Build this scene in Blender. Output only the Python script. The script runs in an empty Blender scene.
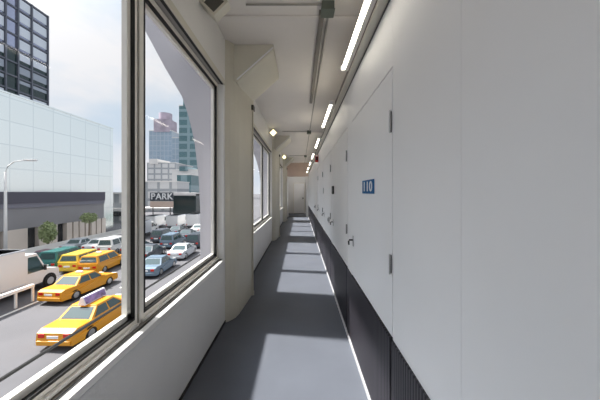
import bpy, bmesh, math, random
from mathutils import Vector, Matrix
random.seed(7)
C = bpy.context.scene
COL = C.collection
F = 266.7            # focal length in pixels (16 mm on a 36 mm frame)
K = F / 240.0
EYE = 1.5
ST = -5.7            # street level below the walkway
def gp(px, py, z=ST):            # a picture point on a level surface -> X, Y
    D = (EYE - z) * F / (py - 192.0)
    return ((px - 300) * D / F, D)
# ---------------------------------------------------------------- materials
def mat(name, col, rough=.6, metal=0., var=.0, scale=3., bump=0., bscale=40., spec=.5, emit=None, estr=0.):
    m = bpy.data.materials.new(name); m.use_nodes = True
    nt = m.node_tree; b = nt.nodes['Principled BSDF']
    b.inputs['Base Color'].default_value = (*col, 1)
    b.inputs['Roughness'].default_value = rough
    b.inputs['Metallic'].default_value = metal
    b.inputs['Specular IOR Level'].default_value = spec
    tc = nt.nodes.new('ShaderNodeTexCoord')
    if var > 0:
        n = nt.nodes.new('ShaderNodeTexNoise'); n.inputs['Scale'].default_value = scale; n.inputs['Detail'].default_value = 6
        r = nt.nodes.new('ShaderNodeValToRGB')
        r.color_ramp.elements[0].position = .3; r.color_ramp.elements[1].position = .7
        r.color_ramp.elements[0].color = (*[c * (1 - var) for c in col], 1)
        r.color_ramp.elements[1].color = (*[min(1, c * (1 + var)) for c in col], 1)
        nt.links.new(tc.outputs['Object'], n.inputs['Vector']); nt.links.new(n.outputs['Fac'], r.inputs['Fac'])
        nt.links.new(r.outputs['Color'], b.inputs['Base Color'])
    if bump > 0:
        n = nt.nodes.new('ShaderNodeTexNoise'); n.inputs['Scale'].default_value = bscale
        bp = nt.nodes.new('ShaderNodeBump'); bp.inputs['Strength'].default_value = bump; bp.inputs['Distance'].default_value = .01
        nt.links.new(tc.outputs['Object'], n.inputs['Vector']); nt.links.new(n.outputs['Fac'], bp.inputs['Height'])
        nt.links.new(bp.outputs['Normal'], b.inputs['Normal'])
    if emit:
        b.inputs['Emission Color'].default_value = (*emit, 1); b.inputs['Emission Strength'].default_value = estr
    return m
def glass_mat(name, tint=(.985, .985, .985), refl=.06):
    m = bpy.data.materials.new(name); m.use_nodes = True; nt = m.node_tree
    for n in list(nt.nodes): nt.nodes.remove(n)
    o = nt.nodes.new('ShaderNodeOutputMaterial'); mx = nt.nodes.new('ShaderNodeMixShader')
    t = nt.nodes.new('ShaderNodeBsdfTransparent'); g = nt.nodes.new('ShaderNodeBsdfGlossy')
    t.inputs['Color'].default_value = (*tint, 1); g.inputs['Roughness'].default_value = .02
    g.inputs['Color'].default_value = (.9, .9, .95, 1)
    fr = nt.nodes.new('ShaderNodeLayerWeight'); fr.inputs['Blend'].default_value = .12
    ml = nt.nodes.new('ShaderNodeMath'); ml.operation = 'MULTIPLY_ADD'; ml.inputs[1].default_value = .025; ml.inputs[2].default_value = .004
    nt.links.new(fr.outputs['Fresnel'], ml.inputs[0]); nt.links.new(ml.outputs[0], mx.inputs['Fac'])
    nt.links.new(t.outputs[0], mx.inputs[1]); nt.links.new(g.outputs[0], mx.inputs[2]); nt.links.new(mx.outputs[0], o.inputs['Surface'])
    return m
def grid_mat(name, col, line, bw, bh, mortar=.01, rough=.2, metal=0., axis='YZ', var=0.05):
    """panel grid built from a brick texture on object coordinates"""
    m = bpy.data.materials.new(name); m.use_nodes = True; nt = m.node_tree; b = nt.nodes['Principled BSDF']
    b.inputs['Roughness'].default_value = rough; b.inputs['Metallic'].default_value = metal
    tc = nt.nodes.new('ShaderNodeTexCoord'); sp = nt.nodes.new('ShaderNodeSeparateXYZ'); cb = nt.nodes.new('ShaderNodeCombineXYZ')
    nt.links.new(tc.outputs['Object'], sp.inputs[0])
    nt.links.new(sp.outputs[axis[0]], cb.inputs[0]); nt.links.new(sp.outputs[axis[1]], cb.inputs[1])
    br = nt.nodes.new('ShaderNodeTexBrick'); br.offset = 0; br.squash = 1
    br.inputs['Scale'].default_value = 1; br.inputs['Brick Width'].default_value = bw; br.inputs['Row Height'].default_value = bh
    br.inputs['Mortar Size'].default_value = mortar
    br.inputs['Color1'].default_value = (*[c * (1 - var) for c in col], 1); br.inputs['Color2'].default_value = (*[min(1, c * (1 + var)) for c in col], 1)
    br.inputs['Mortar'].default_value = (*line, 1)
    nt.links.new(cb.outputs[0], br.inputs['Vector']); nt.links.new(br.outputs['Color'], b.inputs['Base Color'])
    return m
M = {}
M['wall_r'] = mat('painted_panel_cool_white', (.90, .895, .90), .38, var=.025, scale=1.2, bump=.03, bscale=9)
M['wall_l'] = mat('painted_wall_grey_white', (.77, .76, .74), .5, var=.03, scale=2, bump=.05, bscale=60)
M['column'] = mat('painted_steel_cream', (.63, .60, .51), .45, var=.03, scale=3)
M['ceiling'] = mat('ceiling_paint_warm_grey', (.76, .72, .68), .6, var=.03, scale=1.5)
M['header'] = mat('ceiling_paint_tan', (.62, .48, .40), .7, var=.05, scale=3)
M['alu'] = mat('window_aluminium', (.80, .77, .71), .4, var=.03, scale=8)
M['sill'] = mat('window_sill_grey', (.30, .28, .26), .4)
M['alu_highlight'] = mat('window_sill_highlight_metal', (.88, .86, .82), .35, metal=.2)  # whiter than the frame: specular highlight put into the colour
M['alu_dark'] = mat('window_aluminium_shadow_groove', (.22, .20, .18), .5, metal=.3)
M['gasket'] = mat('black_rubber', (.012, .012, .012), .6)
M['glass'] = glass_mat('window_glass')
M['floor'] = mat('floor_epoxy_grey', (.112, .122, .146), .5, var=.06, spec=.22, scale=2.2, bump=.04, bscale=25)
M['plate'] = mat('floor_cover_plate', (.30, .30, .31), .3, metal=.4, var=.05)
M['kick'] = None
M['basegrey'] = mat('baseboard_grey', (.45, .45, .46), .45)
M['white'] = mat('white_paint', (.82, .82, .82), .4)
M['steel'] = mat('brushed_steel', (.55, .55, .55), .3, metal=.9)
M['darksteel'] = mat('dark_metal', (.045, .045, .045), .5)
M['galv'] = mat('galvanised_conduit', (.34, .32, .29), .45, metal=.5, var=.1, scale=10)
M['channel'] = mat('cable_channel_brown_grey', (.17, .15, .13), .5)
M['boxpaint'] = mat('grey_green_junction_box', (.10, .12, .10), .5)
M['tube'] = mat('light_tube', (.9, .9, .85), .4, emit=(1, .93, .78), estr=9.)
M['lobbyfill'] = mat('lobby_fill_glow', (.8, .8, .8), .4, emit=(1, .98, .95), estr=9.)  # glow for the fill light added in the lobby
M['lens_on'] = mat('lit_corner_lens', (.8, .75, .5), .4, emit=(1, .86, .5), estr=2.2)
M['lens_off'] = mat('unlit_corner_lens', (.10, .095, .08), .3)
M['blue'] = mat('sign_blue', (.015, .12, .30), .6, spec=.2)
M['red'] = mat('alarm_red', (.55, .02, .02), .35)
M['asphalt'] = mat('street_asphalt', (.115, .112, .12), .85, var=.12, scale=.35, bump=.05, bscale=6)
M['concrete'] = mat('sidewalk_concrete', (.88, .85, .80), .8, var=.04, scale=1)
M['paintline'] = mat('road_marking_paint', (.75, .75, .72), .7)
M['yellow'] = mat('taxi_yellow', (.70, .30, .012), .3, var=.02)
M['yellow_pale'] = mat('taxi_pale_yellow', (.75, .52, .05), .3)
M['carwhite'] = mat('vehicle_white', (.78, .77, .76), .3)
M['cardark'] = mat('vehicle_charcoal', (.06, .07, .085), .25)
M['carblue'] = mat('vehicle_slate_blue', (.14, .20, .26), .25)
M['carteal'] = mat('vehicle_teal', (.04, .16, .15), .25)
M['carplum'] = mat('vehicle_plum', (.22, .12, .15), .3)
M['carsilver'] = mat('vehicle_silver', (.55, .57, .60), .3, metal=.4)
M['carglass'] = mat('vehicle_glass', (.03, .06, .06), .06, spec=.8)
M['tyre'] = mat('tyre_rubber', (.015, .015, .015), .8)
M['taillight'] = mat('tail_light_red', (.6, .02, .01), .25)
M['headlight'] = mat('headlight_clear', (.85, .85, .8), .15)
M['advert'] = mat('advert_purple', (.22, .16, .36), .4, var=.5, scale=4)
M['adframe'] = mat('advert_frame_white', (.85, .82, .85), .4)
M['leaf'] = mat('leaf_green', (.34, .40, .20), .7, var=.25, scale=2)
M['bark'] = mat('bark', (.16, .12, .08), .9)
M['stone'] = mat('building_stone_grey', (.27, .26, .27), .8, var=.06, scale=.4)
M['fascia'] = mat('building_fascia_dark', (.085, .08, .105), .6, var=.06, scale=.4)
M['fascia2'] = mat('building_fascia_mid', (.19, .185, .225), .6)
M['beige'] = mat('pilaster_beige', (.66, .58, .52), .8, var=.05, scale=.5)
M['opening'] = mat('dark_storefront_glass', (.03, .032, .035), .15)
M['skyglass'] = grid_mat('pale_curtain_wall_glass', (.93, .95, .91), (.80, .83, .81), 3.0, 3.0, .07, rough=.25, metal=1.0, var=.015)
M['towerglass'] = mat('dark_tower_glass', (.012, .03, .03), .12, spec=.6)
M['towerblue'] = mat('tower_violet_grey_glass', (.42, .43, .55), .15, metal=.8, var=.2, scale=.15)
M['strip'] = mat('tower_strip_grey', (.30, .34, .40), .4)
M['spandrel'] = mat('tower_spandrel_pale', (.62, .66, .72), .4, metal=.3)
M['mullion'] = mat('tower_mullion_grey', (.10, .11, .14), .4)
M['far1'] = grid_mat('far_tower_bluegrey', (.30, .38, .46), (.40, .46, .52), 6, 8, .5, rough=.5, axis='XZ')
M['far2'] = grid_mat('far_tower_teal_glass', (.08, .17, .19), (.22, .32, .35), 40, 9, 1.6, rough=.3, axis='XZ')
M['far3'] = mat('far_building_pale', (.72, .70, .68), .8, var=.1, scale=.05)
M['far4'] = grid_mat('far_building_windows', (.60, .60, .60), (.32, .34, .36), 5, 4, .6, rough=.7, axis='XZ')
M['farpink'] = mat('far_tower_crown', (.42, .36, .42), .6, var=.3, scale=.06)
M['bridge'] = mat('exterior_painted_steel', (.40, .39, .42), .55, var=.05, scale=1)
def kick_material():
    m = bpy.data.materials.new('ribbed_charcoal_panel'); m.use_nodes = True; nt = m.node_tree; b = nt.nodes['Principled BSDF']
    b.inputs['Roughness'].default_value = .5
    tc = nt.nodes.new('ShaderNodeTexCoord'); w = nt.nodes.new('ShaderNodeTexWave'); w.wave_type = 'BANDS'; w.bands_direction = 'Y'
    w.inputs['Scale'].default_value = 11; w.inputs['Distortion'].default_value = .3
    r = nt.nodes.new('ShaderNodeValToRGB'); r.color_ramp.elements[0].color = (.012, .0105, .015, 1); r.color_ramp.elements[1].color = (.028, .025, .033, 1)
    bp = nt.nodes.new('ShaderNodeBump'); bp.inputs['Strength'].default_value = .4; bp.inputs['Distance'].default_value = .01
    nt.links.new(tc.outputs['Object'], w.inputs['Vector']); nt.links.new(w.outputs['Fac'], r.inputs['Fac'])
    nt.links.new(r.outputs['Color'], b.inputs['Base Color']); nt.links.new(w.outputs['Fac'], bp.inputs['Height']); nt.links.new(bp.outputs['Normal'], b.inputs['Normal'])
    return m
M['kick'] = kick_material()
# ---------------------------------------------------------------- mesh helpers
class MB:
    def __init__(s): s.bm = bmesh.new()
    def box(s, x0, x1, y0, y1, z0, z1, bev=0):
        v = [s.bm.verts.new((x, y, z)) for x in (x0, x1) for y in (y0, y1) for z in (z0, z1)]
        fs = [(0, 1, 3, 2), (4, 6, 7, 5), (0, 4, 5, 1), (2, 3, 7, 6), (0, 2, 6, 4), (1, 5, 7, 3)]
        ff = [s.bm.faces.new([v[i] for i in f]) for f in fs]
        if bev:
            es = list({e for f in ff for e in f.edges})
            bmesh.ops.bevel(s.bm, geom=es, offset=bev, segments=2, affect='EDGES', profile=.5)
        return s
    def prism(s, pts, a0, a1, axis='X', bev=0):
        """polygon pts extruded from a0 to a1 along axis; pts are (y,z) for X, (x,z) for Y, (x,y) for Z"""
        def P(p, a): return {'X': (a, p[0], p[1]), 'Y': (p[0], a, p[1]), 'Z': (p[0], p[1], a)}[axis]
        A = [s.bm.verts.new(P(p, a0)) for p in pts]; B = [s.bm.verts.new(P(p, a1)) for p in pts]
        n = len(pts); ff = [s.bm.faces.new(A), s.bm.faces.new(B[::-1])]
        for i in range(n): ff.append(s.bm.faces.new((A[i], B[i], B[(i + 1) % n], A[(i + 1) % n])))
        if bev:
            es = list({e for f in ff for e in f.edges})
            bmesh.ops.bevel(s.bm, geom=es, offset=bev, segments=2, affect='EDGES', profile=.5)
        return s
    def tube(s, pts, r, n=10):
        pts = [Vector(p) for p in pts]; rings = []
        for i, p in enumerate(pts):
            t = (pts[min(i + 1, len(pts) - 1)] - pts[max(i - 1, 0)]).normalized()
            up = Vector((0, 0, 1)) if abs(t.z) < .9 else Vector((1, 0, 0))
            a = t.cross(up).normalized(); b = t.cross(a).normalized()
            rr = r[i] if isinstance(r, (list, tuple)) else r
            rings.append([s.bm.verts.new(p + (a * math.cos(2 * math.pi * k / n) + b * math.sin(2 * math.pi * k / n)) * rr) for k in range(n)])
        for i in range(len(rings) - 1):
            for k in range(n): s.bm.faces.new((rings[i][k], rings[i][(k + 1) % n], rings[i + 1][(k + 1) % n], rings[i + 1][k]))
        s.bm.faces.new(rings[0]); s.bm.faces.new(rings[-1][::-1]); return s
    def hexa(s, lo, hi):
        """two quads (four points each) joined into a solid"""
        A = [s.bm.verts.new(p) for p in lo]; B = [s.bm.verts.new(p) for p in hi]
        s.bm.faces.new(A); s.bm.faces.new(B[::-1])
        for i in range(4): s.bm.faces.new((A[i], B[i], B[(i + 1) % 4], A[(i + 1) % 4]))
        return s
    def build(s, name, m, parent=None, smooth=False):
        bmesh.ops.recalc_face_normals(s.bm, faces=s.bm.faces)
        me = bpy.data.meshes.new(name); s.bm.to_mesh(me); s.bm.free()
        if smooth:
            for p in me.polygons: p.use_smooth = True
        o = bpy.data.objects.new(name, me); COL.objects.link(o)
        me.materials.append(m if not isinstance(m, str) else M[m])
        if parent: o.parent = parent
        return o
def tag(o, label=None, cat=None, group=None, kind=None):
    if label: o['label'] = label
    if cat: o['category'] = cat
    if group: o['group'] = group
    if kind: o['kind'] = kind
    return o
def thing(name, label, cat, loc=(0, 0, 0), rz=0, group=None):
    o = bpy.data.objects.new(name, None); COL.objects.link(o); o.location = loc; o.rotation_euler = (0, 0, rz)
    o.empty_display_size = .1
    return tag(o, label, cat, group)
def struct(o, label=None): return tag(o, label, None, None, 'structure')
def relocate(o, p):
    """put a single-mesh thing's origin at p without moving its shape"""
    o.data.transform(Matrix.Translation(-Vector(p))); o.location = p; return o
def text_letters(name, txt, size, depth, m, parent, matrix, sx=1, pitch=.7):
    for k, ch in enumerate(txt):
        cu = bpy.data.curves.new(name, 'FONT'); cu.body = ch; cu.size = size; cu.extrude = depth; cu.align_x = 'CENTER'; cu.align_y = 'CENTER'; cu.offset = size * .02
        to = bpy.data.objects.new(name + '_src', cu); COL.objects.link(to)
        dg = bpy.context.evaluated_depsgraph_get()
        me = bpy.data.meshes.new_from_object(to.evaluated_get(dg)); bpy.data.objects.remove(to, do_unlink=True)
        off = (k - (len(txt) - 1) / 2) * pitch * size
        me.transform(matrix @ Matrix.Diagonal((sx, 1, 1, 1)) @ Matrix.Translation((off, 0, 0))); me.materials.clear(); me.materials.append(M[m])
        o = bpy.data.objects.new(name, me); COL.objects.link(o); o.parent = parent
# ================================================================ WALKWAY
XW, XL = .512, -.86          # right partition and left wall planes
ZC = 3.25                    # ceiling
Y0, Y1 = -4.6 * K, 14.4 * K
cols = [-1.9 + 4.6 * i for i in range(4)]       # start of each pillar (before scaling by K)
LEN = .92
bays = [(-4.6, -1.9)] + [(cols[i] + LEN, cols[i + 1]) for i in range(3)] + [(cols[3] + LEN, 14.4)]
struct(MB().box(-1.0, .95, Y0, 17.2 * K, -.25, 0).build('floor', 'floor'))
struct(MB().box(-1.35, .95, Y0, 17.2 * K, ZC, ZC + .2).build('ceiling', 'ceiling'))
SILL, HEAD = .74, 2.715
wl = MB()
for a, b in bays:
    wl.box(-1.0, XL, a * K, b * K, 0, SILL - .015); wl.box(-1.0, XL, a * K, b * K, HEAD + .015, ZC)
for c in cols: wl.box(-1.0, XL, c * K, (c + LEN) * K, 0, ZC)
wl.box(-1.0, XL, 14.4 * K, 17.2 * K, 0, ZC)
struct(wl.build('wall_left', 'wall_l'))
# back wall far behind the camera and the end of the corridor
struct(MB().box(-1.0, .95, Y0 - .1, Y0, 0, ZC).build('wall_back', 'wall_l'))
struct(MB().box(-1.0, .95, 17.0 * K, 17.2 * K, 0, ZC).build('wall_far', 'wall_l'))
fh = MB(); fh.box(XL, .95, 14.4 * K, 14.7 * K, 2.44, ZC)
struct(fh.build('trim_1', 'header'))
fj = MB(); fj.box(XL, -.70, 14.4 * K, 14.7 * K, 0, 2.44); fj.box(.36, XW, 14.4 * K, 14.7 * K, 0, 2.44)
struct(fj.build('trim_2', 'wall_l'))
th = MB(); th.box(-.7, .36, 14.35 * K, 14.75 * K, 0, .02)
struct(th.build('trim_3', 'darksteel'))
d = MB().box(-.42, .30, 16.9 * K, 17.0 * K, .02, 2.1, .01).build('door_2', 'wall_r'); struct(d)
MB().box(-.47, -.42, 16.88 * K, 17.0 * K, 0, 2.15).box(.30, .35, 16.88 * K, 17.0 * K, 0, 2.15).box(-.47, .35, 16.88 * K, 17.0 * K, 2.10, 2.15).build('door_frame', 'alu', d)
MB().box(.18, .24, 16.86 * K, 16.9 * K, 1.0, 1.12, .005).build('door_handle', 'darksteel', d)
# right partition: panels with fine seams, door hatches above the kick panels
KT = .685
seams = [-4.6, -3.4, -2.2, -1.0, -.2, .2, .763, 1.325]
wr = MB()
edges = seams[:]
doors = []
y = 1.325
while y < 13.2:
    w = 1.04 if y < 2 else 1.15
    doors.append((y, y + w)); edges.append(y + w); y = y + w + .22
    edges.append(y)
edges.append(14.4)
ed = sorted(set(edges))
for i in range(len(ed) - 1):
    a, b = ed[i] * K, ed[i + 1] * K
    isdoor = any(abs(ed[i] - q[0]) < 1e-6 for q in doors)
    g = .0009
    if isdoor: wr.box(XW, XW + .05, a + g, b - g, 2.195, 2.585)
    else: wr.box(XW, XW + .05, a + g, b - g, KT, 2.585)
wr.box(XW + .02, XW + .09, Y0, Y1, 0, 2.57)
struct(wr.build('wall_right', 'wall_r'))
struct(MB().box(.93, .95, Y0, 17.2 * K, 0, ZC).build('wall_outer', 'ceiling'))
struct(MB().box(XW - .004, XW + .10, Y0, Y1, 2.588, 2.60).build('trim_4', 'darksteel'))
struct(MB().box(.455, .60, Y0, Y1, 2.603, 2.625).build('trim_5', 'column'))
# kick panels along the bottom, baseboard strip
ky = sorted([-4.6, -3.4, -2.2, -1.0, .2] + [q[0] for q in doors] + [14.4])
for i in range(len(ky) - 1):
    a, b = ky[i] * K + .012, ky[i + 1] * K - .012
    k = MB().box(XW - .012, XW + .01, a, b, .035, KT, .003)
    struct(k.build('trim_%d' % (20 + i), 'kick'))
struct(MB().box(XW - .022, XW + .0, Y0, Y1, .0, .032, .003).build('baseboard_right', 'basegrey'))
MBc = MB().box(XL, XL + .006, Y0, Y1, 0, .03); struct(MBc.build('baseboard_left', 'gasket'))
# hatch doors
for i, (a, b) in enumerate(doors):
    o = MB().box(XW - .003, XW + .019, a * K + .004, b * K - .004, KT + .012, 2.183, .003).build('door_%d' % (10 + i), 'wall_r'); struct(o)
    if i < 5:
        for z, h in ((1.89, .115), (1.10, .10)):
            hm = MB(); hm.box(XW - .013, XW - .004, a * K + .005, a * K + .028, z - h / 2, z + h / 2, .002)
            hg = hm.build('hinge', 'darksteel', o)
            MB().tube([(XW - .016, a * K + .002, z - h / 2 - .004), (XW - .016, a * K + .002, z + h / 2 + .004)], .005).build('hinge_pin', 'steel', hg)
        hz = 1.035
        hb = MB().box(XW - .012, XW - .003, (b - .10) * K, (b - .072) * K, hz - .05, hz + .05, .003).build('latch_plate', 'steel', o)
        MB().tube([(XW - .012, (b - .086) * K, hz + .01), (XW - .045, (b - .086) * K, hz + .01), (XW - .05, (b - .086) * K, hz - .0), (XW - .048, (b - .086) * K, hz - .035)], .008).build('handle', 'darksteel', hb)
# number plate on the nearest hatch
s = thing('number_sign', 'small blue number sign on the nearest white hatch door', 'sign', (XW - .003, 1.79 * K, 1.54))
MB().box(-.006, 0, -.150 * K, .150 * K, -.052, .050, .002).build('sign_plate', 'blue', s)
Rm = Matrix(((0, 0, -1, -.0075), (-1, 0, 0, 0), (0, 1, 0, -.003), (0, 0, 0, 1)))
text_letters('digit', '110', .10, .0012, 'white', s, Rm, 1.6, .58)
# small devices further along the partition
def wall_box(name, label, cat, y, z, w, h, dpt, m, sub=None, subm=None):
    t = thing(name, label, cat, (XW, y, z))
    MB().box(-dpt, 0, -w / 2, w / 2, -h / 2, h / 2, min(.006, dpt * .3)).build('housing', m, t)
    if sub: MB().box(-dpt - .008, -dpt, -w * .25, w * .25, -h * .25, h * .25, .003).build(sub, subm, t)
    return t
wall_box('keypad', 'small dark keypad on the right partition beyond the number sign', 'keypad', 3.62 * K, 1.53, .09, .12, .03, 'darksteel', 'key_cover', 'steel')
wall_box('switch_plate', 'pale switch plate just beyond the dark keypad', 'switch', 5.2 * K, 1.53, .08, .12, .012, 'steel', 'switch', 'white')
wall_box('padlock_hasp', 'small metal hasp below the dark keypad on the right partition', 'hasp', 4.15 * K, 1.02, .12, .10, .025, 'steel', 'padlock', 'darksteel')
al = thing('fire_alarm', 'red fire alarm box high on the right partition', 'alarm', (XW, 6.75 * K, 2.44))
MB().box(-.085, 0, -.06, .06, -.10, .10, .008).build('housing', 'red', al)
MB().box(-.07, -.015, -.066, -.06, -.055, .045, .004).build('grille', 'gasket', al)
MB().box(-.075, -.01, -.068, -.06, .055, .085, .004).build('strobe', 'headlight', al)
# ---------------------------------------------------------------- windows
def window(idx, a, b, n):
    """a window bay from a to b with n panes, frame standing in the wall opening"""
    a *= K; b *= K
    fr = MB()
    fr.box(-.97, -.855, a, b, SILL - .015, SILL)                # sill board
    fr.box(-.97, -.86, a, b, HEAD, HEAD + .015)
    o = fr.build('window_%d' % idx, 'sill'); struct(o)
    cs = MB()
    cs.box(XL - .016, XL + .018, a - .0, b + .0, SILL - .03, SILL + .006, .004)
    cs.build('sill_edge', 'alu_highlight', o)
    cs = MB(); cs.box(XL, XL + .014, a - .02, b + .02, HEAD - .01, HEAD + .05, .006)
    cs.build('head_casing', 'column', o)
    sr = MB(); sr.box(-.893, -.877, a, b, SILL, SILL + .004); sr.box(-.885, -.865, a, b, HEAD - .006, HEAD); sr.build('track_groove', 'gasket', o)
    cuts = [a] + [b - 1.472 * (n - i) for i in range(1, n)] + [b]
    for i in range(n):
        p, q = cuts[i], cuts[i + 1]
        fq, tq = (.026, .004) if i < n - 1 else (.042, .012)
        p += .008 if i else .0; q -= .012 if i < n - 1 else .0
        s_ = MB()
        fw = .042
        s_.box(-.965, -.925, p, p + fw, SILL, HEAD); s_.box(-.965, -.925, q - fq, q, SILL, HEAD)
        s_.box(-.965, -.925, p + fw, q - fq, SILL, SILL + .045); s_.box(-.965, -.925, p + fw, q - fq, HEAD - .045, HEAD)
        so = s_.build('sash', 'alu', o)
        MB().box(-.935, -.908, p + .01, q - .01, SILL + .006, SILL + .022, .002).build('highlight_ledge', 'alu_highlight', so)  # ledge added for a bright strip, standing in for the sash highlight
        g = MB(); e = fw; t = .012; sb = .045
        g.box(-.955, -.922, p + e, p + e + t, SILL + sb, HEAD - sb); g.box(-.955, -.922, q - fq - tq, q - fq, SILL + sb, HEAD - sb)
        g.box(-.955, -.922, p + e, q - fq, SILL + sb, SILL + sb + t); g.box(-.955, -.922, p + e, q - fq, HEAD - sb - t, HEAD - sb)
        g.build('gasket', 'gasket', so)
        g = MB(); e2 = e + t; q2 = fq + tq; sb2 = sb + t; t = .03
        g.box(-.975, -.945, p + e2, p + e2 + t, SILL + sb2, HEAD - sb2); g.box(-.975, -.945, q - q2 - t, q - q2, SILL + sb2, HEAD - sb2)
        g.box(-.975, -.945, p + e2, q - q2, SILL + sb2, SILL + sb2 + t); g.box(-.975, -.945, p + e2, q - q2, HEAD - sb2 - t, HEAD - sb2)
        g.build('glazing_bead', 'alu', so)
        MB().box(-.963, -.957, p + e2 - .005, q - q2 + .005, SILL + sb2 - .005, HEAD - sb2 + .005).build('pane', 'glass', so)
    gm = MB()
    for i in range(1, n): gm.box(-.96, -.935, cuts[i] - .012, cuts[i] + .008, SILL, HEAD)
    if n > 1: gm.build('mullion_gasket', 'gasket', o)
for i, (a, b) in enumerate(bays): window(i + 1, a, b, 3 if 0 < i < 4 else (1 if i == 4 else 2))
# ---------------------------------------------------------------- pillars with knee braces
order = ['behind the camera', 'cream steel pillar beside the nearest window, floor to ceiling', 'cream steel pillar second along the corridor, between the middle windows', 'cream steel pillar furthest down the corridor by the end']
for i, c in enumerate(cols):
    lab = 'cream steel pillar at the camera end of the window wall' if i == 0 else order[i]
    t = thing('steel_pillar', lab, 'pillar', (XL, (c + .5) * K, 0), 0, 'pillars along the window wall')
    y0 = -.5 * K
    P = [(0, y0 + .06), (.045, y0 + .10), (.09, y0 + .18), (.112, y0 + .28), (.165, y0 + .84 * K), (.165, y0 + .88 * K), (0, y0 + .92 * K)]
    MB().prism(P, 0, ZC, 'Z').build('shaft', 'column', t)
    b = MB(); zt = ZC
    b.prism([(.06, 2.84), (.115, 2.80), (.545, 3.19), (.545, zt), (.06, zt)], y0 + .16, y0 + .88 * K, 'Y', .006)
    br = b.build('knee_brace', 'column', t)
    MB().tube([(.112, y0 + .155, 2.83), (.54, y0 + .155, 3.21)], .008).build('brace_edge', 'white', br)
    MB().tube([(.172, y0 + .80 * K, .04), (.172, y0 + .80 * K, 2.72)], .011).tube([(.172, y0 + .80 * K, 0), (.172, y0 + .80 * K, .06)], .02).build('riser_pipe', 'column', t)
    MB().box(.15, .19, y0 + .76 * K, y0 + .86 * K, 2.69, 2.76, .004).build('pipe_cap', 'darksteel', t)
# ceiling ribs (slim beam on the camera side of each pillar)
for i, yy in enumerate([-2.2, 2.40, 7.0, 11.6]):
    struct(MB().box(XL, .93, yy * K - .03, yy * K + .05, ZC - .018, ZC, .004).build('trim_%d' % (6 + i), 'ceiling'))
# corner luminaires between wall and ceiling
for i, (yy, lit) in enumerate([(2.07, False), (6.6, True), (11.2, True)]):
    lab = ['unlit diamond tilted corner light fixture above the nearest window', 'lit yellow corner light fixture above the second window', 'lit corner light fixture far down near the corridor end'][i]
    t = thing('corner_light', lab, 'light', (XL + .125, yy * K, ZC - .125), 0, 'corner lights over the windows')
    hd = .125
    MB().prism([(0, -hd), (hd, 0), (0, hd), (-hd, 0)], 0, .07, 'Y', .004).build('housing', 'column', t)
    MB().prism([(0, -hd * .74), (hd * .74, 0), (0, hd * .74), (-hd * .74, 0)], -.012, .0, 'Y').build('lens', 'lens_on' if lit else 'lens_off', t)
    rim = MB(); P4 = [(0, -1), (1, 0), (0, 1), (-1, 0)]
    for k in range(4):
        a_, b_ = P4[k], P4[(k + 1) % 4]
        rim.prism([(a_[0] * hd, a_[1] * hd), (b_[0] * hd, b_[1] * hd), (b_[0] * hd * .74, b_[1] * hd * .74), (a_[0] * hd * .74, a_[1] * hd * .74)], -.03, 0, 'Y')
    rim.build('rim', 'column', t)
# conduits and junction boxes under the ceiling
for i, yy in enumerate([2.22, 6.85, 11.45]):
    w = ['nearest', 'second', 'furthest'][i]
    tag(relocate(MB().tube([(-.5, yy * K, ZC - .018), (.2, yy * K, ZC - .018)], .009).build('cross_conduit', 'galv'), (0, yy * K, ZC - .018)),
        'thin pipe crossing the ceiling from corner light to junction box, %s of three' % w, 'conduit', 'cross conduits on the ceiling')
    t = thing('junction_box', 'dark grey green junction box on the ceiling, %s of three' % w, 'junction box', (.255, (yy + .02) * K, ZC), 0, 'ceiling junction boxes')
    MB().box(-.055, .06, -.06, .06, -.075, .002, .006).build('body', 'boxpaint', t)
    MB().box(-.06, .065, -.065, .065, -.085, -.075, .003).build('cover', 'boxpaint', t)
tag(relocate(MB().box(.185, .235, 2.3 * K, 4.6 * K, ZC - .055, ZC - .0, .003).build('cable_channel', 'channel'), (.21, 2.3 * K, ZC)),
    'dark straight cable channel running along the ceiling from the nearest junction box', 'cable channel')
tag(relocate(MB().tube([(.275, 2.3 * K, ZC - .016), (.275, 6.8 * K, ZC - .016), (.275, 14.3 * K, ZC - .016)], .012).build('ceiling_conduit', 'galv'), (.275, 2.3 * K, ZC)),
    'long thin pipe running down the ceiling beside the cable channel', 'conduit')
tag(relocate(MB().box(.452, .472, -4 * K, Y1, 2.624, 2.668, .003).build('mounting_rail', 'channel'), (.46, 0, 2.63)),
    'long slotted metal rail carrying the tube lights above the partition', 'rail')
for xx, mm, lb in ((.492, 'galv', 'grey cable pipe behind the tube lights on the partition top'), (.52, 'column', 'cream cable pipe along the outer edge of the partition top')):
    tag(relocate(MB().tube([(xx, -4 * K, 2.638), (xx, Y1, 2.638)], .011).build('cable_pipe', mm), (xx, 0, 2.638)), lb, 'conduit')
ord_ = ['nearest', 'second', 'third', 'fourth', 'fifth', 'sixth', 'seventh']
tubes = [-2.88, -.88] + [1.12 + 2.0 * i for i in range(7)]
for i, ty in enumerate(tubes):
    if i < 2: lab = 'lit tube light on the rail behind the camera'; 
    else: lab = 'lit tube light over the partition, %s of seven along the corridor' % ord_[i - 2]
    t = thing('tube_light', lab, 'light', (.42, ty * K, 2.66), 0, 'tube lights along the partition top')
    L = 1.11 * K
    MB().box(.0, .032, -.02, L + .02, -.03, .03, .004).build('housing', 'alu', t)
    MB().tube([(-.014, 0, -.004), (-.014, L, -.004)], .0155, 12).build('tube', 'tube', t, True)
    for q in (-.02, L): MB().box(-.038, .0, q, q + .02, -.03, .016, .003).build('end_cap', 'white', t)
t = thing('added_lobby_light', 'added unseen fill light in the end lobby beyond the tan header', 'light', (-.1, 15.8 * K, ZC))  # added light, hidden by the header, to brighten the corridor end
MB().box(-.6, .5, -.17, .17, -.05, 0, .005).build('housing', 'white', t)
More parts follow.
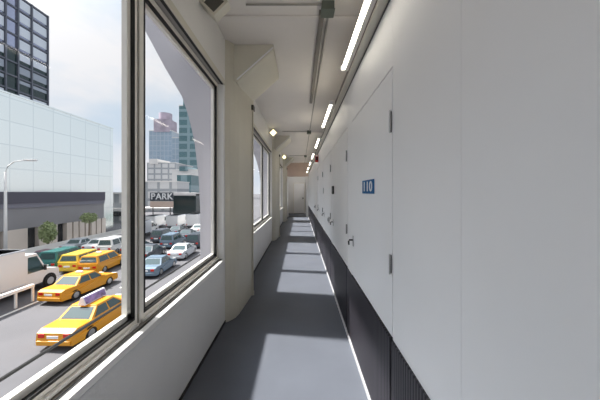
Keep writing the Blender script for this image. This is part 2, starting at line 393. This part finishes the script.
MB().box(-.55, .45, -.15, .15, -.07, -.05, .005).build('fill_panel', 'lobbyfill', t)
# ================================================================ OUTSIDE: the bridge's own steelwork
for i, c in enumerate(cols):
    lab = 'grey curved exterior steel frame outside the window, %s along the walkway' % ['first', 'second', 'third', 'fourth'][i]
    y = (c + LEN * .2) * K
    P = [(-1.01, -2.0), (-1.20, -2.0), (-1.20, 1.3), (-1.22, 1.7), (-1.27, 2.12), (-1.33, 2.42), (-1.42, 2.65), (-1.62, 2.99), (-1.84, 3.4), (-1.95, 3.6), (-1.95, 3.75), (-1.01, 3.75)]
    o = MB().prism(P, y, y + .35, 'Y', .01).build('exterior_frame', 'bridge')
    tag(relocate(o, (-1.1, y + .17, -2)), lab, 'steel frame', 'exterior steel frames of the walkway')
struct(MB().box(-1.0, .95, Y0, 17.2 * K, -.6, -.25).build('trim_15', 'bridge'))
cb = MB().tube([(-1.30, Y0, .685), (-1.30, Y1, .685)], .009, 8).build('cable', 'gasket')
tag(relocate(cb, (-1.3, 0, .685)), 'thin dark cable stretched outside the windows above the street', 'cable')
# ================================================================ STREET
struct(MB().box(-500, 60, -60, 900, ST - .3, ST).build('ground', 'asphalt'))
struct(MB().box(-34, -30.3, 5, 60, ST, ST + .15).build('sidewalk', 'concrete'))
struct(MB().box(-17.35, -17.15, 8, 21, ST, ST + .012).build('lane_line', 'paintline'))
struct(MB().box(-13.55, -13.4, 20, 60, ST, ST + .012).build('lane_line', 'paintline'))
bb = MB().prism([(-.3, 0), (.3, 0), (.12, .3), (.08, .85), (-.08, .85), (-.12, .3)], 0, 32, 'Y').build('concrete_barrier', 'concrete')
bb.location = (-30.6, 22, ST); tag(bb, 'long white concrete barrier at the kerb before the long grey building', 'barrier')
r = thing('street_railing', 'beige metal railing with posts beside the white truck', 'railing', (-17.6, 14, ST))
MB().box(-.12, .12, -5, 3.6, .95, 1.15, .03).build('top_rail', 'concrete', r)
for i in range(9): MB().box(-.05, .05, -4.9 + i * 1.05, -4.78 + i * 1.05, 0, .97, .01).build('post', 'concrete', r)
# --- long low building with pale glass hall above
b = thing('long_building', 'long low grey building with dark fascia across the street', 'building', (-34, 34, ST))
BY0, BY1 = 2 - 34, 41.6 * K - 34
MB().box(-2.9, 0, BY0, BY1, 2.7, 6.65).build('wall', 'stone', b)
MB().box(-2.9, .25, BY0, BY1, 5.8, 7.2).build('fascia', 'fascia', b)
MB().box(-2.9, .15, BY0, BY1, 5.25, 5.8).build('fascia_band', 'fascia2', b)
MB().box(-2.9, -.6, BY0, BY1, 0, 2.7).build('ground_floor_glazing', 'opening', b)
y = BY0
while y < 2.0:
    MB().box(-.8, 0, y, y + 2.6, 0, 2.7).build('stone_pier', 'beige' if y > -6 else 'stone', b); y += 4.1
while y < BY1:
    MB().box(-.8, .02, y, y + .86, 0, 2.7).build('pilaster', 'beige', b); y += 1.15
h = thing('glass_hall', 'huge pale glass hall rising behind the low grey building', 'building', (-37, 34, 1.5))
HY1 = 47.5 * K - 34
HT = 12.45
MB().box(-20, 0, -40, HY1, -7.2, HT).build('curtain_wall', 'skyglass', h)
MB().box(-20, .1, -40, HY1 + .1, HT, HT + .2).build('roof_edge', 'skyglass', h)
# --- dark tower behind it
TY = 57 * K
t = thing('dark_tower', 'dark glass office tower at the upper left, banded with pale floors', 'building', (-60, TY, ST))
TH = 43.3 - ST
MB().box(-30, 0, -45, 0, 0, TH - 12).build('glass_core', 'towerglass', t)
MB().box(-30, 0, -45, 0, TH - 12, TH).build('upper_glass', 'towerblue', t)
z = TH; k = 0
while z > 10:
    MB().box(-30, .25, -45, .2, z - .32, z).build('floor_band', 'mullion', t)
    for (ya, yb) in ((-3.7, -.3), (-6.5, -4.1), (-17, -9.4)):
        up = k < 4
        hh_ = 1.9 if up else (1.5 if k % 3 else .7)
        MB().box(-.05, .12, ya, yb, z - .55 - hh_, z - .55).build('pale_window_strip', 'spandrel' if up or k % 3 == 1 else 'strip', t)
    z -= 2.9; k += 1
for k, yy in enumerate([-.2, -4.0, -6.9, -9.3, -17, -25]):
    MB().box(-.1, .35, yy, yy + .28, 8, TH).build('fin', 'mullion', t)
# --- distant buildings seen through the second pane
def at(px, D): return (px - 300) * D / F
def zz(py, D): return EYE + (192 - py) * D / F
def block(name, label, x0, x1, ytop, D, depth, m, parts=()):
    X0, X1 = at(x0, D), at(x1, D); xc = (X0 + X1) / 2; H = zz(ytop, D) - ST
    o = thing(name, label, 'building', (xc, D, ST)); w = (X1 - X0) / 2
    MB().box(-w, w, 0, depth, 0, H).build('wall', m, o)
    MB().box(-w - .2, w + .2, -.2, depth, H, H + max(.4, H * .012)).build('parapet', 'far3', o)
    for (nm, a, b_, yt, yb, mm) in parts:
        MB().box(at(a, D) - xc, at(b_, D) - xc, -1, depth * .6, zz(yb, D) - ST, zz(yt, D) - ST).build(nm, mm, o)
    return o
t1 = block('skyscraper', 'blue grey skyscraper with stepped body and round striped crown', 149, 172, 131, 420, 40, 'far1', [('upper_body', 154, 170, 119, 132, 'farpink')])
MB().tube([(0, 16, zz(121, 420) - ST), (0, 16, zz(111, 420) - ST)], 10, 20).build('crown', 'farpink', t1)
block('skyscraper', 'slender pale blue skyscraper between the round crowned and teal towers', 172, 179, 138, 400, 30, 'far1')
t2 = block('skyscraper', 'dark teal glass skyscraper stepped at the top', 179, 198, 106, 300, 40, 'far2', [('upper_step', 183.5, 198, 97.5, 107, 'far2')])
block('city_block', 'pale grey low building below the round crowned skyscraper', 147, 176, 163, 190, 30, 'far4', [('roof_plant', 150, 158, 159, 164, 'far3')])
block('city_block', 'white low building below the teal skyscraper', 172, 205, 170, 170, 25, 'far3', [('roof_plant', 180, 188, 166.5, 171, 'far2')])
block('city_block', 'teal fronted low building beside the car park sign', 177, 191, 175, 130, 20, 'far2')
block('city_block', 'grey low building behind the car park sign', 140, 177, 182, 110, 12, 'far4')
block('city_block', 'dark glazed low building right of the car park sign', 173, 196, 194, 86, 10, 'towerglass', [('roof_band', 172, 196, 193, 195.5, 'far3')])
block('city_block', 'pale ribbed building past the end of the long grey building', 105, 128, 194, 62, 2, 'far4', [('canopy', 105, 124, 208, 211, 'far3'), ('entrance', 108, 121, 212, 216, 'opening')])
block('city_block', 'grey shed seen past the window frame behind the white vans', 128, 170, 209, 96, 8, 'far4')
sg = thing('car_park_sign', 'dark billboard reading PARK in white letters', 'sign', (at(161.5, 78), 78, zz(201, 78)))
w = (at(173, 78) - at(150, 78)) / 2
MB().box(-w, w, 0, .3, 0, zz(192.5, 78) - zz(201, 78)).build('board', 'cardark', sg)
MB().box(-w, w, .05, .3, -1.9, -.1).build('lower_panel', 'header', sg)
for q in (-w * .8, w * .7): MB().box(q, q + .2, .1, .3, ST - zz(201, 78), 0).build('post', 'darksteel', sg)
text_letters('letter', 'PARK', 2.5, .05, 'white', sg, Matrix(((1, 0, 0, 0), (0, 0, -1, -.06), (0, 1, 0, 1.25), (0, 0, 0, 1))), 1.0, .66)
# --- street lamp and trees
lx, ly = -29.6, 26.8
sl = thing('street_lamp', 'tall grey street lamp with curved arm beside the long building', 'street lamp', (lx, ly, ST))
hp = zz(172, ly) - ST
MB().tube([(0, 0, 0), (0, 0, hp * .5), (0, 0, hp)], [.16, .13, .10], 10).build('pole', 'carwhite', sl, True)
MB().tube([(0, 0, hp), (.25, 0, hp + .6), (.9, 0, hp + 1.05), (2.0, 0, hp + 1.2)], .05, 8).build('arm', 'carwhite', sl, True)
MB().box(1.9, 3.1, -.15, .15, hp + 1.1, hp + 1.28, .04).build('lamp_head', 'carwhite', sl)
def tree(label, X, Y, h0, h1, rad, n=900):
    t = thing('street_tree', label, 'tree', (X, Y, ST + .15), 0, 'street trees by the long building')
    MB().tube([(0, 0, 0), (.04, 0, h0), (0, .05, h0 + .5 * (h1 - h0))], [.10, .08, .03], 8).build('trunk', 'bark', t)
    c = MB()
    for k in range(n):
        v = Vector((random.gauss(0, 1), random.gauss(0, 1), random.gauss(0, 1))).normalized() * random.random() ** .4
        p = Vector((v.x * rad, v.y * rad, (h0 + h1) / 2 + v.z * (h1 - h0) / 2))
        a = Vector((random.uniform(-1, 1), random.uniform(-1, 1), random.uniform(-1, 1))).normalized() * .16
        b_ = a.cross(Vector((random.uniform(-1, 1), random.uniform(-1, 1), random.uniform(-1, 1)))).normalized() * .1
        c.bm.faces.new([c.bm.verts.new(q) for q in (p - a, p + b_, p + a, p - b_)])
    c.build('crown', 'leaf', t)
X_, Y_ = -31.5, 31.5 * F / 252
tree('slim young street tree near the dark storefront opening', X_, Y_, .6, 3.4, .9)
tree('rounder street tree standing taller before the beige pilasters', -31.5, 31.5 * F / 211, 2.4, 4.0, 1.1, 500)
# ================================================================ VEHICLES
def arch_profile(L, base, H, pts_top, wr, wy):
    """lower body outline: top points front to back, underside with two wheel arches"""
    pts = list(pts_top)
    for cy in (-wy, wy):
        pts.append((cy - wr * 1.15, base))
        for k in range(1, 8):
            a = math.pi - math.pi * k / 8
            pts.append((cy + math.cos(a) * wr * 1.15, base + math.sin(a) * wr * 1.15 * .95))
        pts.append((cy + wr * 1.15, base))
    return pts
def wheels(t, W, wr, ys):
    for sx in (-1, 1):
        for cy in ys:
            x0 = sx * (W / 2 - .22); x1 = sx * (W / 2 - .02)
            w = MB().tube([(x0, cy, wr), (x1, cy, wr)], wr, 20).build('wheel', 'tyre', t)
            MB().tube([(x1 - sx * .01, cy, wr), (x1 + sx * .015, cy, wr)], wr * .6, 14).build('hubcap', 'steel', w)
def quad_panel(name, m, parent, pts, off=.012):
    """thin solid panel lying just proud of a face"""
    P = [Vector(p) for p in pts]; n = (P[1] - P[0]).cross(P[2] - P[0]).normalized()
    c = sum(P, Vector()) / 4
    if n.dot(c - Vector((0, c.y * .6, .9))) < 0: n = -n
    return MB().hexa([p - n * .01 for p in P], [p + n * off for p in P]).build(name, m, parent)
def car(name, label, cat, X, Y, rz, body, L=4.9, W=1.85, kind='sedan', taxi=False, ad=False, group=None, hh=1.78):
    t = thing(name, label, cat, (X, Y, ST), rz, group)
    wr = .33; wy = L * .295; base = .24
    if kind == 'sedan':
        top = [(L / 2 - .04, base), (L / 2, .45), (L / 2 - .05, .66), (L * .38, .78), (L * .20, .90), (-L * .27, .93), (-L * .44, .93), (-L / 2 + .03, .82), (-L / 2, .5), (-L / 2 + .05, base)]
        gb = (L * .21, -L * .29); gt = (L * .07, -L * .17); H = 1.42; zb = .90
    else:
        top = [(L / 2 - .04, base), (L / 2, .5), (L / 2 - .05, .80), (L * .40, .95), (L * .24, 1.02), (-L * .40, 1.04), (-L / 2 + .03, 1.0), (-L / 2, .5), (-L / 2 + .05, base)]
        gb = (L * .26, -L * .485); gt = (L * .12, -L * .44); H = hh; zb = 1.0
    prof = arch_profile(L, base, H, top, wr, wy)
    bm = MB().prism(prof, -W / 2, W / 2, 'X')
    # tuck the ends in so the plan is rounded
    for v in bm.bm.verts:
        f = abs(v.co.y) / (L / 2); v.co.x *= 1 - .12 * max(0, f - .7) / .3
        v.co.x *= 1 - .05 * max(0, (v.co.z - .7) / .3)
    bmesh.ops.bevel(bm.bm, geom=[e for e in bm.bm.edges if abs(abs(e.verts[0].co.x) - abs(e.verts[1].co.x)) < .08 and e.verts[0].co.x * e.verts[1].co.x > 0 and (e.verts[0].co - e.verts[1].co).length > .02 and min(e.verts[0].co.z, e.verts[1].co.z) > .4 and e.calc_face_angle(0) > .8], offset=.05, segments=2, affect='EDGES')
    bm.build('body', body, t)
    wb, wt = W / 2 * .93, W / 2 * .72
    lo = [(-wb, gb[0], zb), (wb, gb[0], zb), (wb, gb[1], zb), (-wb, gb[1], zb)]
    hi = [(-wt, gt[0], H - .03), (wt, gt[0], H - .03), (wt, gt[1], H - .03), (-wt, gt[1], H - .03)]
    MB().hexa(lo, hi).build('cabin', body, t)
    MB().box(-wt, wt, gt[1], gt[0], H - .05, H + .015, .025).build('roof', body, t)
    def lerp(a, b, k): return tuple(a[i] + (b[i] - a[i]) * k for i in range(3))
    def pan(nm, A, B, Cc, Dd, u0, u1, v0, v1):
        def P(u, v): return lerp(lerp(A, B, u), lerp(Dd, Cc, u), v)
        quad_panel(nm, 'carglass', t, [P(u0, v0), P(u1, v0), P(u1, v1), P(u0, v1)])
    pan('windshield', lo[0], lo[1], hi[1], hi[0], .06, .94, .08, .92)
    pan('rear_window', lo[3], lo[2], hi[2], hi[3], .08, .92, .12 if kind == 'sedan' else .2, .9)
    for A, B, Cc, Dd in ((lo[1], lo[2], hi[2], hi[1]), (lo[0], lo[3], hi[3], hi[0])):
        pan('side_window', A, B, Cc, Dd, .08, .47, .12, .9); pan('side_window', A, B, Cc, Dd, .52, .92, .12, .9)
    wheels(t, W, wr, (-wy, wy))
    for sx in (-1, 1):
        MB().box(sx * W * .29 - .17, sx * W * .29 + .17, L / 2 - .12, L / 2 + .005, .56, .70, .01).build('headlight', 'headlight', t)
        MB().box(sx * W * .31 - .14, sx * W * .31 + .14, -L / 2 - .01, -L / 2 + .10, .62, .80, .01).build('tail_light', 'taillight', t)
        MB().box(sx * (W / 2 + .02) - .09, sx * (W / 2 + .02) + .09, gb[0] - .35, gb[0] - .2, .92, 1.03, .02).build('mirror', body, t)
    MB().box(-W * .42, W * .42, L / 2 - .06, L / 2 + .05, .30, .47, .03).build('front_bumper', body, t)
    MB().box(-W * .42, W * .42, -L / 2 - .05, -L / 2 + .06, .30, .50, .03).build('rear_bumper', body, t)
    MB().box(-.26, .26, -L / 2 - .062, -L / 2 - .04, .62 if kind == 'sedan' else .6, .74, .003).build('number_plate', 'white', t)
    if taxi and not ad:
        MB().box(-.22, .22, (gt[0] + gt[1]) / 2 - .1, (gt[0] + gt[1]) / 2 + .1, H + .01, H + .15, .02).build('roof_light', 'adframe', t)
    if ad:
        m_ = (gt[0] + gt[1]) / 2
        a_ = MB().prism([(-.20, H + .03), (.20, H + .03), (.05, H + .42), (-.05, H + .42)], m_ - .75, m_ + .75, 'Y', .01).build('roof_advert', 'adframe', t)
        for sx in (-1, 1):
            MB().hexa([(sx * .195, m_ - .68, H + .07), (sx * .195, m_ + .68, H + .07), (sx * .072, m_ + .68, H + .38), (sx * .072, m_ - .68, H + .38)],
                      [(sx * .21, m_ - .68, H + .07), (sx * .21, m_ + .68, H + .07), (sx * .087, m_ + .68, H + .38), (sx * .087, m_ - .68, H + .38)]).build('advert_panel', 'advert', a_)
    return t
def van(name, label, cat, X, Y, rz, body, L=6, W=2.2, H=2.7, cab=1.7, hood=.8, boxm=None, group=None):
    """cab and hood at the +Y end, cargo box behind"""
    t = thing(name, label, cat, (X, Y, ST), rz, group); boxm = boxm or body
    f = L / 2
    MB().box(-W / 2, W / 2, -f, f - cab - hood, .75, H, .04).build('cargo_box', boxm, t)
    MB().box(-W / 2 - .02, W / 2 + .02, -f, f - cab - hood + .02, H - .12, H, .01).box(-W / 2 - .02, W / 2 + .02, -f, f - cab - hood + .02, .72, .86, .01).build('box_rail', 'spandrel', t)
    yc = f - hood
    prof = [(yc - cab, .5), (yc - cab, H * .86), (yc - cab * .45, H * .86), (yc + .02, 1.45), (f - .08, 1.28), (f, 1.0), (f, .5)]
    MB().prism(prof, -W * .46, W * .46, 'X', .03).build('cab', body, t)
    for sx in (-1, 1):
        x = sx * W * .46
        MB().prism([(yc - cab * .85, 1.42), (yc - cab * .85, H * .80), (yc - cab * .45, H * .80), (yc - .12, 1.42)], x - .012, x + .012, 'X').build('side_window', 'carglass', t)
        MB().box(sx * W * .34 - .15, sx * W * .34 + .15, f - .05, f + .02, .85, 1.05, .01).build('headlight', 'headlight', t)
        MB().box(sx * W * .42 - .08, sx * W * .42 + .08, -f - .02, -f + .02, .8, 1.05, .01).build('tail_light', 'taillight', t)
        MB().box(x + sx * .05, x + sx * .2, yc - .25, yc - .15, 1.4, 1.8, .01).build('mirror', 'darksteel', t)
        MB().tube([(sx * (W * .46 - .01), f - hood * .75, .47), (sx * (W * .46 + .012), f - hood * .75, .47)], .56, 20).build('wheel_arch', 'tyre', t)
    w0 = H * .86 - .05
    quad_panel('windshield', 'carglass', t, [(-W * .42, yc - .03, 1.5), (W * .42, yc - .03, 1.5), (W * .40, yc - cab * .42, w0 - .05), (-W * .40, yc - cab * .42, w0 - .05)])
    MB().box(-W * .4, W * .4, -f + .1, f - .2, .42, .75).build('chassis', 'darksteel', t)
    wheels(t, W, .45, (-L * .28, f - hood * .75))
    return t
# white truck at the far left
van('box_truck', 'white box truck at the left edge behind the railing', 'truck', -20.2, 15.4 * K, 0, 'carwhite', L=8.2, W=2.3, H=3.2, cab=1.6, hood=1.1)
TG = 'yellow taxis on the street'
rad = math.radians
car('taxi', 'yellow taxi sedan in the middle of the street beside the truck', 'taxi', -15.75, 19.3, rad(-4), 'yellow', L=4.8, taxi=True, group=TG)
car('taxi', 'yellow taxi with a purple roof advert, nearest the window', 'taxi', -11.05, 14.5, rad(-1), 'yellow', L=5.0, ad=True, group=TG)
car('taxi', 'orange yellow taxi minivan furthest right of the taxis', 'taxi', -18.4, 25.0, rad(4), 'yellow', L=4.3, kind='van', taxi=True, group=TG, hh=1.62)
car('taxi', 'pale yellow taxi van behind the middle taxi, next to the teal car', 'taxi', -20.55, 25.5, rad(4), 'yellow_pale', L=4.3, kind='van', group=TG, hh=1.62)
def put(X, Y, label, body, kind='sedan', rz=3, L=4.4):
    return car('car', label, 'car', X, Y, rad(rz), body, L=L, kind=kind, group='cars in the street traffic')
put(-22.8, 26.0, 'dark teal car between the white truck and pale taxi van', 'carteal', 'van')
put(-25.2, 26.8, 'plum coloured car hidden behind the white truck cab', 'carplum')
put(-27.6, 33.5, 'silver car in the far lane behind the taxis', 'carsilver')
put(-25.0, 33.5, 'pale car in the far lane near the kerb', 'carwhite')
put(-22.4, 32.5, 'white car ahead of the orange taxi van', 'carwhite', 'van')
put(-19.6, 32.2, 'charcoal car at the right edge of the left pane', 'cardark')
van('delivery_van', 'white van far up the street near the window frame', 'van', -25.6, 43.5, rad(3), 'carwhite', L=6, H=2.6, boxm='carsilver')
# right pane traffic
put(-12.9, 24.2, 'slate blue car low in the narrow pane nearest the cable', 'carblue')
put(-13.2, 30.0, 'silver car second from the cable in the narrow pane', 'carsilver')
put(-13.7, 35.8, 'dark van in the middle of the narrow pane', 'cardark', 'van')
put(-14.3, 41.8, 'white van-like car by the exterior frame in the narrow pane', 'carwhite', 'van')
put(-15.0, 48.0, 'silver car beside the exterior frame in the narrow pane', 'carsilver')
put(-16.6, 29.5, 'charcoal car lowest left in the narrow pane', 'cardark')
put(-16.9, 35.6, 'slate blue van left of the dark van in the narrow pane', 'carblue', 'van')
put(-17.5, 41.6, 'charcoal car behind the slate blue van', 'cardark')
put(-18.1, 47.8, 'low white saloon car behind the white van-like car in the narrow pane', 'carwhite')
put(-20.3, 39.6, 'charcoal van near the mullion behind other dark cars', 'cardark', 'van')
put(-21.0, 45.8, 'charcoal car further up the street in the narrow pane', 'cardark')
van('delivery_van', 'white delivery van behind the dark cars in the narrow pane', 'van', -28.4, 53, rad(3), 'carwhite', L=6.5, H=2.7)
van('delivery_van', 'white delivery van right of centre in the narrow pane', 'van', -24.6, 54, rad(3), 'carwhite', L=6.5, H=2.7)
van('delivery_van', 'white van partly hidden by the exterior frame', 'van', -21.0, 54.5, rad(3), 'carwhite', L=6.5, H=2.9)
put(-36.5, 66, 'plum coloured car far off below the car park sign', 'carplum')
put(-33.2, 66, 'silver car far off below the car park sign', 'carsilver')
put(-30.0, 66, 'pale car far off before the dark glazed building', 'carwhite')
put(-26.8, 66, 'teal car far off before the dark glazed building', 'carteal', 'van')
# ================================================================ LIGHT
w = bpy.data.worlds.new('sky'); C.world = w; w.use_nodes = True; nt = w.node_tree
bg = nt.nodes['Background']; tc = nt.nodes.new('ShaderNodeTexCoord')
mp = nt.nodes.new('ShaderNodeMapping'); mp.inputs['Scale'].default_value = (1, 1, 2.2)
n = nt.nodes.new('ShaderNodeTexNoise'); n.inputs['Scale'].default_value = 2.6; n.inputs['Detail'].default_value = 7; n.inputs['Roughness'].default_value = .5
r = nt.nodes.new('ShaderNodeValToRGB'); r.color_ramp.elements[0].position = .38; r.color_ramp.elements[1].position = .62
r.color_ramp.elements[0].color = (.58, .68, .79, 1); r.color_ramp.elements[1].color = (.82, .82, .84, 1)
nt.links.new(tc.outputs['Generated'], mp.inputs[0]); nt.links.new(mp.outputs[0], n.inputs['Vector'])
nt.links.new(n.outputs['Fac'], r.inputs['Fac']); nt.links.new(r.outputs['Color'], bg.inputs['Color']); bg.inputs['Strength'].default_value = 1.0
# glow around the sun, out of view, added to brighten the interior
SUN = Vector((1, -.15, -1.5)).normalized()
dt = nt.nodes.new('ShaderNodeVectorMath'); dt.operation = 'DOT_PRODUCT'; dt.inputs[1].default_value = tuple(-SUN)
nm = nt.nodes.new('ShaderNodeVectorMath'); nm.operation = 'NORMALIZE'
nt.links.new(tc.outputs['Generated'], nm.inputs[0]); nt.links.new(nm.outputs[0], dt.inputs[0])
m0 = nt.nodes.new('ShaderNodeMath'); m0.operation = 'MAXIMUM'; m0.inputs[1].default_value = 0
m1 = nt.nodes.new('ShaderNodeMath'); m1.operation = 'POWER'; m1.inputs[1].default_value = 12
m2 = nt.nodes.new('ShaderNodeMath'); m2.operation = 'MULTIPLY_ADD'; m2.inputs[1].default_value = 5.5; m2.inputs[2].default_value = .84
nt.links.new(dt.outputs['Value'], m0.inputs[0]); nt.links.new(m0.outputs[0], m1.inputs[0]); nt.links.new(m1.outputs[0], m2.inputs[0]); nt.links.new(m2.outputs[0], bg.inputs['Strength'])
sd = bpy.data.lights.new('sun', 'SUN'); sd.energy = 7.5; sd.angle = math.radians(2.5); sd.color = (1, .97, .92)
so = bpy.data.objects.new('sun', sd); COL.objects.link(so)
dv = SUN; so.rotation_euler = dv.to_track_quat('-Z', 'Y').to_euler(); so.location = (-20, 0, 40)
# ================================================================ CAMERA
cd = bpy.data.cameras.new('camera'); cd.sensor_width = 36; cd.lens = F / 600 * 36; cd.shift_y = -8 / 600; cd.clip_start = .02; cd.clip_end = 2000
co = bpy.data.objects.new('camera', cd); COL.objects.link(co); co.location = (0, 0, EYE); co.rotation_euler = (math.pi / 2, 0, 0)
C.camera = co
vs = C.view_settings; vs.view_transform = 'Standard'; vs.look = 'None'; vs.gamma = 1; vs.use_curve_mapping = False; vs.exposure = 0.38
